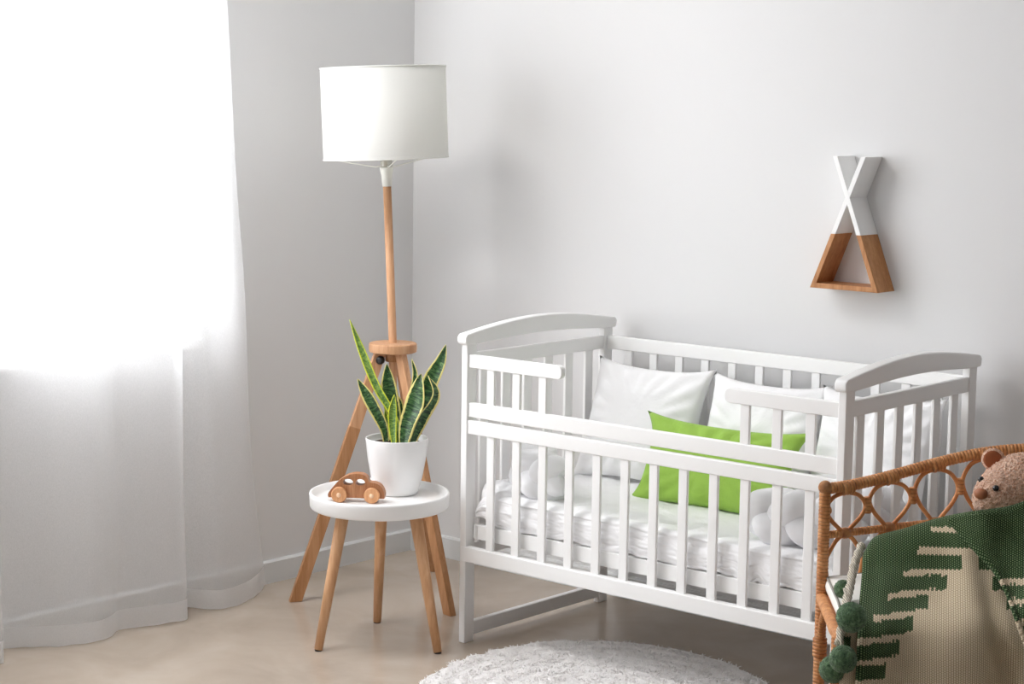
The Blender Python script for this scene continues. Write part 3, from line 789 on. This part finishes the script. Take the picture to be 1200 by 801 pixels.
pp=insetpoly(cl_,.005); ring=[V((p.x,p.y,.5065+.002*nz(p,20))) for p in pp]; ring.append(ring[0]); b=MB(); b.tube(ring,.0028,8,caps=False); put(b.build('piping',M['piping'],smooth=True),cu)

# ------------------------------------------------------------------ teddy bear
bear=thing('teddy_bear','light brown fleece teddy bear sitting on the bench, blanket to its chin','teddy bear',loc=(1.77,-.15,.512))
Hc=V((1.7804,-.1561,.6963)); Mz=V((1.7505,-.2663,.7120))
def fuzz(seed): 
    return lambda d:.042*abs(nz(d,15,seed))+.028*nz(d,30,seed)-.01
# body with arms and legs as one continuous remeshed surface
bb=MB()
bb.ball(V((1.785,-.150,.585)),.075,40,(1,1,.95),disp=fuzz(3))
fz=V((-.2416,-.9510,.1927)).normalized()
def headf(d):
    a_=math.acos(max(-1,min(1,d.dot(fz)))); return (1+.40*math.exp(-(a_/math.radians(27))**2))*(1+fuzz(1)(d))-1
bb.ball(Hc,.105,150,disp=headf)
for c,r,s in (((1.722,-.212,.640),.030,(1,1,1)),((1.712,-.235,.612),.026,(1,1,1)),((1.845,-.13,.63),.03,(1,1,1)),((1.76,-.245,.545),.034,(1,1,1)),((1.775,-.275,.543),.034,(1,1,1)),((1.86,-.19,.545),.034,(1,1,1))):
    bb.ball(V(c),r,24,s,disp=fuzz(5))
bo=put(bb.build('bear_body',M['bear'],smooth=True),bear)
e_=V((.9036,.3098,-.2958))
ear1=V((1.7150,-.1855,.7818)); v1=ear1-Hc; v2=v1-e_*2*v1.dot(e_); ear2=Hc+v2
for ec in (ear1,ear2):
    outv=(ec-Hc).normalized(); fc=V((.35,-.93,.1)); fc=(fc-outv*fc.dot(outv)).normalized(); sdv=outv.cross(fc)
    R3=Matrix((sdv,fc,outv)).transposed()
    b=MB(); b.ball(ec+outv*.002,.0245,30,(1,.42,1),rot=R3,disp=fuzz(9)); er=put(b.build('ear',M['bear'],smooth=True),bear)
    b=MB(); b.ball(ec+outv*.003+fc*.0065,.0195,20,(1,.30,1),rot=R3); er2=b.build('inner_ear',M['bear_ear'],smooth=True); er2.parent=er; er2.matrix_parent_inverse=er.matrix_parent_inverse.copy() if False else Matrix.Translation((0,0,0)); 
for p in ((1.7274,-.2612,.7516),(1.7720,-.2832,.7430)):
    b=MB(); b.ball(V(p)+(V(p)-Hc).normalized()*.003+V((.65,-.75,.12))*.0025,.0066,16); put(b.build('eye',M['eye'],smooth=True),bear)
b=MB(); b.ball(Hc+fz*.1475+V((0,0,.004)),.0135,20,(1.1,.75,.85),disp=lambda d:.10*max(0,d.z)); put(b.build('nose',M['bear_nose'],smooth=True),bear)

# ------------------------------------------------------------------ knitted blanket
G=[[ (1.491,-0.298,0.553),(1.502,-0.271,0.573),(1.555,-0.249,0.593),(1.628,-0.221,0.623),(1.730,-0.286,0.663),(1.783,-0.251,0.675),(1.829,-0.208,0.690),(1.883,-0.161,0.691) ],
[ (1.535,-0.401,0.586),(1.550,-0.383,0.616),(1.600,-0.350,0.636),(1.674,-0.320,0.667),(1.749,-0.337,0.692),(1.808,-0.304,0.705),(1.853,-0.262,0.723),(1.906,-0.216,0.724) ],
[ (1.575,-0.477,0.562),(1.593,-0.460,0.569),(1.646,-0.426,0.578),(1.711,-0.381,0.585),(1.770,-0.369,0.595),(1.827,-0.331,0.601),(1.873,-0.291,0.606),(1.926,-0.245,0.607) ],
[ (1.626,-0.571,0.529),(1.644,-0.555,0.533),(1.691,-0.514,0.536),(1.752,-0.460,0.539),(1.808,-0.437,0.546),(1.860,-0.392,0.547),(1.905,-0.352,0.548),(1.957,-0.307,0.549) ],
[ (1.684,-0.673,0.499),(1.702,-0.657,0.500),(1.749,-0.617,0.500),(1.808,-0.565,0.502),(1.855,-0.524,0.502),(1.906,-0.480,0.503),(1.950,-0.441,0.504),(2.000,-0.397,0.505) ],
[ (1.702,-0.706,0.405),(1.721,-0.690,0.405),(1.767,-0.649,0.406),(1.828,-0.596,0.407),(1.875,-0.555,0.408),(1.927,-0.510,0.409),(1.972,-0.470,0.410),(2.024,-0.425,0.411) ],
[ (1.720,-0.731,0.279),(1.738,-0.716,0.280),(1.784,-0.675,0.280),(1.845,-0.622,0.282),(1.894,-0.579,0.282),(1.947,-0.533,0.283),(1.993,-0.493,0.284),(2.046,-0.447,0.285) ]]
GX=[[1008,1022,1060,1106,1140,1180,1215,1255]]*7
GY=[[612,604,598,590,590,588,586,586],[640,628,622,609,603,598,588,588],[672,668,665,663,662,660,658,658],[705,703,702,701,700,700,700,700],[740]*8,[801]*8,[880]*8]
FG=[[ (1.684,-0.331,0.670),(1.718,-0.333,0.684),(1.774,-0.348,0.701),(1.815,-0.325,0.704),(1.853,-0.301,0.732),(1.899,-0.261,0.733) ],
[ (1.717,-0.339,0.649),(1.754,-0.345,0.663),(1.794,-0.348,0.674),(1.831,-0.329,0.677),(1.867,-0.308,0.693),(1.906,-0.273,0.701) ],
[ (1.764,-0.356,0.620),(1.789,-0.353,0.631),(1.815,-0.349,0.638),(1.846,-0.335,0.641),(1.882,-0.315,0.651),(1.921,-0.281,0.658) ],
[ (1.809,-0.369,0.592),(1.823,-0.369,0.600),(1.843,-0.364,0.606),(1.867,-0.349,0.611),(1.901,-0.331,0.618),(1.939,-0.297,0.623) ],
[ (1.853,-0.402,0.562),(1.863,-0.400,0.567),(1.880,-0.397,0.573),(1.901,-0.384,0.580),(1.932,-0.363,0.586),(1.968,-0.331,0.591) ],
[ (1.926,-0.486,0.517),(1.934,-0.485,0.522),(1.945,-0.481,0.529),(1.960,-0.468,0.532),(1.989,-0.448,0.539),(2.023,-0.424,0.546) ],
[ (1.980,-0.495,0.417),(1.986,-0.497,0.421),(1.991,-0.492,0.424),(2.005,-0.485,0.429),(2.025,-0.468,0.433),(2.054,-0.448,0.438) ]]
FX=[[1108,1125,1150,1178,1205,1240],[1122,1140,1160,1185,1210,1240],[1141,1155,1170,1190,1215,1245],[1160,1168,1180,1197,1220,1250],[1174,1180,1190,1205,1228,1256],[1190,1195,1202,1214,1236,1262],[1215,1218,1222,1232,1248,1270]]
FYy=[[609,604,601,601,586,586],[624,620,618,618,610,606],[646,642,640,640,636,632],[667,664,662,660,658,655],[692,690,688,685,682,680],[735,733,730,728,725,722],[801,800,798,796,794,792]]
def cubic(P,t):
    n=len(P)-1; x=min(max(t*n,0),n-1e-6); i=int(x); f=x-i
    g=lambda k:P[max(0,min(n,k))] if 0<=k<=n else (P[0]*2-P[1] if k<0 else P[n]*2-P[n-1])
    a,b_,c,d_=g(i-1),g(i),g(i+1),g(i+2)
    return .5*((2*b_)+(c-a)*f+(2*a-5*b_+4*c-d_)*f*f+(3*b_-a-3*c+d_)*f**3)
def patch(grid,ux,uy):
    Q=[[V(p) for p in r] for r in grid]; T_=[[V((x,y,0)) for x,y in zip(a,c)] for a,c in zip(ux,uy)]
    def fn(u,v):
        return cubic([cubic(r,u) for r in Q],v), cubic([cubic(r,u) for r in T_],v)
    return fn
# knit pattern: green ground, cream stepped triangle with thin cream stripes
km=bpy.data.materials.new('green_cream_knit'); km.use_nodes=True; M['knit']=km; t=NT(km); t.b.inputs['Roughness'].default_value=.95; t.b.inputs['Specular IOR Level'].default_value=.1; t.b.inputs['Sheen Weight'].default_value=.08
uv=t.n('ShaderNodeUVMap'); sx=t.n('ShaderNodeSeparateXYZ'); t.l(uv.outputs[0],sx.inputs[0])
SX=2.4; SY=2.8
Xr=t.math('MULTIPLY',sx.outputs[0],100.0); Yr=t.math('MULTIPLY',sx.outputs[1],100.0)
gx=t.math('DIVIDE',Xr,SX); ix=t.math('FLOOR',gx); 
par=t.math('MODULO',ix,2.0)
gy=t.math('ADD',t.math('DIVIDE',Yr,SY),t.math('MULTIPLY',par,.5)); iy=t.math('FLOOR',gy)
fx=t.math('SUBTRACT',t.math('FRACT',gx),.5); fy=t.math('SUBTRACT',t.math('FRACT',gy),.5)
rr=t.math('SQRT',t.math('ADD',t.math('MULTIPLY',fx,fx),t.math('MULTIPLY',fy,fy)))
Xq=t.math('MULTIPLY',t.math('ADD',ix,.5),SX); Yq=t.math('MULTIPLY',t.math('ADD',iy,.5),SY)
cj=t.n('ShaderNodeCombineXYZ'); t.l(t.math('MULTIPLY',Xq,.35),cj.inputs[0]); jn=t.noise(cj.outputs[0],1.0,1)
a_=t.math('ABSOLUTE',t.math('SUBTRACT',Xq,1137.0))
# stripes sag a little towards the outer edges
Ys=t.math('ADD',t.math('SUBTRACT',Yq,t.math('MULTIPLY',t.math('MAXIMUM',t.math('SUBTRACT',a_,50.0),0.0),.09)),t.math('MULTIPLY',t.math('SUBTRACT',jn,.5),3.0))
rw=t.math('DIVIDE',t.math('SUBTRACT',Ys,620.5),24.2); row=t.math('FLOOR',rw); fr_=t.math('FRACT',rw)
half=t.math('MULTIPLY_ADD',row,17.0,-7.0)
jn2=t.noise(cj.outputs[0],3.0,0)
ext=t.math('MULTIPLY',t.math('LESS_THAN',fr_,.30),52.0)
lim=t.math('ADD',half,ext)
cream=t.math('MULTIPLY',t.math('LESS_THAN',a_,lim),t.math('GREATER_THAN',row,-.5))
cream=t.math('MULTIPLY',cream,t.math('LESS_THAN',row,12.0))
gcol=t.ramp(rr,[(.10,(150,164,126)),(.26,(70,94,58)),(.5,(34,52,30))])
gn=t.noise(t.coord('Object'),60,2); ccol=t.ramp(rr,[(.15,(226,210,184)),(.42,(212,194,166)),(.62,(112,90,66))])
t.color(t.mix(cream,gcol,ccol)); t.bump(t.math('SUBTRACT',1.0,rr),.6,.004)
bl_=thing('knitted_blanket','green and cream stepped-pattern knitted blanket draped over the rattan bench','blanket',loc=(1.75,-.50,.50))
fnA=patch(G,GX,GY)
nrm=V((.64,-.75,.15)).normalized()
def bla(u,v):
    p,q=fnA(u,v)
    X_,Y_=q.x,q.y
    k=smooth01((Y_-630)/80)
    f=.014*math.sin((X_-1008)/19.0+.5+ (Y_-640)/160)*k*smooth01((X_-1000)/40) -.022*math.exp(-((X_-(1147+(Y_-650)*.22))/13)**2)*k
    f+=.010*math.exp(-((X_-1011)/7)**2)
    f+=.004*nz((X_*.02,Y_*.02,0))
    p=p+nrm*f
    return p,(X_/100,Y_/100)
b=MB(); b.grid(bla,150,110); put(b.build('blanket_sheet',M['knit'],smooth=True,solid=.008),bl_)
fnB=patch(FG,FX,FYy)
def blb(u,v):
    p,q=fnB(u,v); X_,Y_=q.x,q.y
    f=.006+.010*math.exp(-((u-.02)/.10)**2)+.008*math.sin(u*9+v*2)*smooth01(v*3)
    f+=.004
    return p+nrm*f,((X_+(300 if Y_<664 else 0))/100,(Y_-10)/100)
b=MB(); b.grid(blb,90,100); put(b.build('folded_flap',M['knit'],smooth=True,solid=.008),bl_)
# inner strip hanging at the left edge
st=[(V((1.662,-.689,.507)),V((1.686,-.676,.510))),(V((1.669,-.708,.452)),V((1.694,-.690,.452))),(V((1.675,-.717,.402)),V((1.701,-.697,.402))),(V((1.684,-.729,.300)),V((1.713,-.709,.300)))]
def stf(u,v):
    A_=[a for a,c in st]; C_=[c for a,c in st]; p=cubic(A_,v).lerp(cubic(C_,v),u)+nrm*.006*math.sin(u*PI)-nrm*.004
    return p,((1112+u*30)/100,(640+v*115)/100)
b=MB(); b.grid(stf,20,60); put(b.build('blanket_edge',M['knit'],smooth=True,solid=.006),bl_)
hp=[(1.523,-.393,.600),(1.546,-.460,.572),(1.578,-.527,.548),(1.615,-.602,.535),(1.655,-.682,.515),(1.668,-.716,.480)]
b=MB(); b.tube(resample(catmull(hp,10),60),lambda t_:.0085+.0015*math.sin(t_*90),12); put(b.build('blanket_fringe',M['cream_yarn'],smooth=True),bl_)
def pomf(seed): return lambda d:.05*nz(d,14,seed)+.07*nz(d,34,seed+2)
for k,(p,r,cord) in enumerate((((1.6921,-.7128,.5381),.0290,(1.640,-.655,.575)),((1.6899,-.7345,.4585),.0265,(1.668,-.712,.505)),((1.6540,-.7111,.4252),.0265,(1.668,-.706,.49)),((1.5600,-.5237,.5350),.019,(1.57,-.50,.562)))):
    b=MB(); b.ball(V(p),r,70,disp=pomf(k*3.1))
    for j in range(1400):
        d=V((random.gauss(0,1),random.gauss(0,1),random.gauss(0,1))).normalized(); s=d.orthogonal().normalized()*.0007; q=V(p)+d*r*.96; l=d*r*random.uniform(.05,.13)+V((random.uniform(-1,1),random.uniform(-1,1),random.uniform(-1,1)))*.001
        b.add([q-s,q+s,q+l],[(0,1,2)])
    pm=put(b.build('pompom',M['pom'],smooth=True),bl_)
    b=MB(); b.tube([V(cord),V(cord).lerp(V(p),.5)+V((0,0,-.003)),V(p)],.003,8); put(b.build('pompom_cord',M['cream_yarn'],smooth=True),bl_)

# ------------------------------------------------------------------ light
em=mat('fill_diffuser',(255,255,255),.6); em.node_tree.nodes['Principled BSDF'].inputs['Emission Color'].default_value=(1,.985,.985,1); em.node_tree.nodes['Principled BSDF'].inputs['Emission Strength'].default_value=19.0  # glow of the added ceiling lamp
cl0=V((-.38,-1.05,H)); clt=thing('added_ceiling_light','unseen round white ceiling light added to brighten the left wall','ceiling light',loc=tuple(cl0))  # out-of-frame lamp, added to lift the left wall and curtain
b=MB(); b.lathe([(0,0),(.36,0),(.36,-.05),(.345,-.055),(.345,-.045),(0,-.045)],cl0,64); put(b.build('fill_lamp_body',M['white_paint'],bevel=.002),clt)
b=MB(); b.lathe([(0,-.046),(.343,-.046),(.343,-.054),(.30,-.070),(.18,-.080),(0,-.084)],cl0,64); put(b.build('diffuser',em,smooth=True),clt)
wd=bpy.data.worlds.new('overcast'); S.world=wd; wd.use_nodes=True; nt=wd.node_tree; bg=nt.nodes['Background']
bg.inputs[0].default_value=(.97,.965,1,1); bg.inputs[1].default_value=8.2
for y0,y1,z0,z1 in WIN:
    ld=bpy.data.lights.new('window_portal','AREA'); ld.shape='RECTANGLE'; ld.size=y1-y0; ld.size_y=z1-z0; ld.cycles.is_portal=True
    lo=bpy.data.objects.new('window_portal',ld); COL.objects.link(lo); lo.location=(WX-.15,(y0+y1)/2,(z0+z1)/2)
    lo.rotation_euler=(math.radians(90),0,math.radians(-90))
x0,x1,z0,z1=FILL_WIN
ld=bpy.data.lights.new('window_portal','AREA'); ld.shape='RECTANGLE'; ld.size=x1-x0; ld.size_y=z1-z0; ld.cycles.is_portal=True  # portal of the added opening in the front wall
lo=bpy.data.objects.new('window_portal',ld); COL.objects.link(lo); lo.location=((x0+x1)/2,FY-.15,(z0+z1)/2); lo.rotation_euler=(math.radians(90),0,0)

# ------------------------------------------------------------------ camera
cam=bpy.data.cameras.new('camera'); co=bpy.data.objects.new('camera',cam); COL.objects.link(co); S.camera=co
cam.sensor_width=36; cam.sensor_fit='HORIZONTAL'; cam.lens=36*2195.5413/1200; cam.clip_start=.05
r_=V((.75338,.657437,.013979)); u_=V((-.091315,.083542,.992312)); f_=V((-.651214,.748864,-.122973))
mm=Matrix((r_,u_,-f_)).transposed().to_4x4(); mm.translation=V((3.52201561,-3.83606312,1.50974158)); co.matrix_world=mm
vs=S.view_settings; vs.view_transform='Standard'; vs.look='None'; vs.exposure=0.17; vs.gamma=1.0; vs.use_curve_mapping=False
S.cycles.max_bounces=12; S.cycles.diffuse_bounces=8; S.cycles.transparent_max_bounces=24; S.cycles.use_denoising=True
S.cycles.sample_clamp_indirect=8
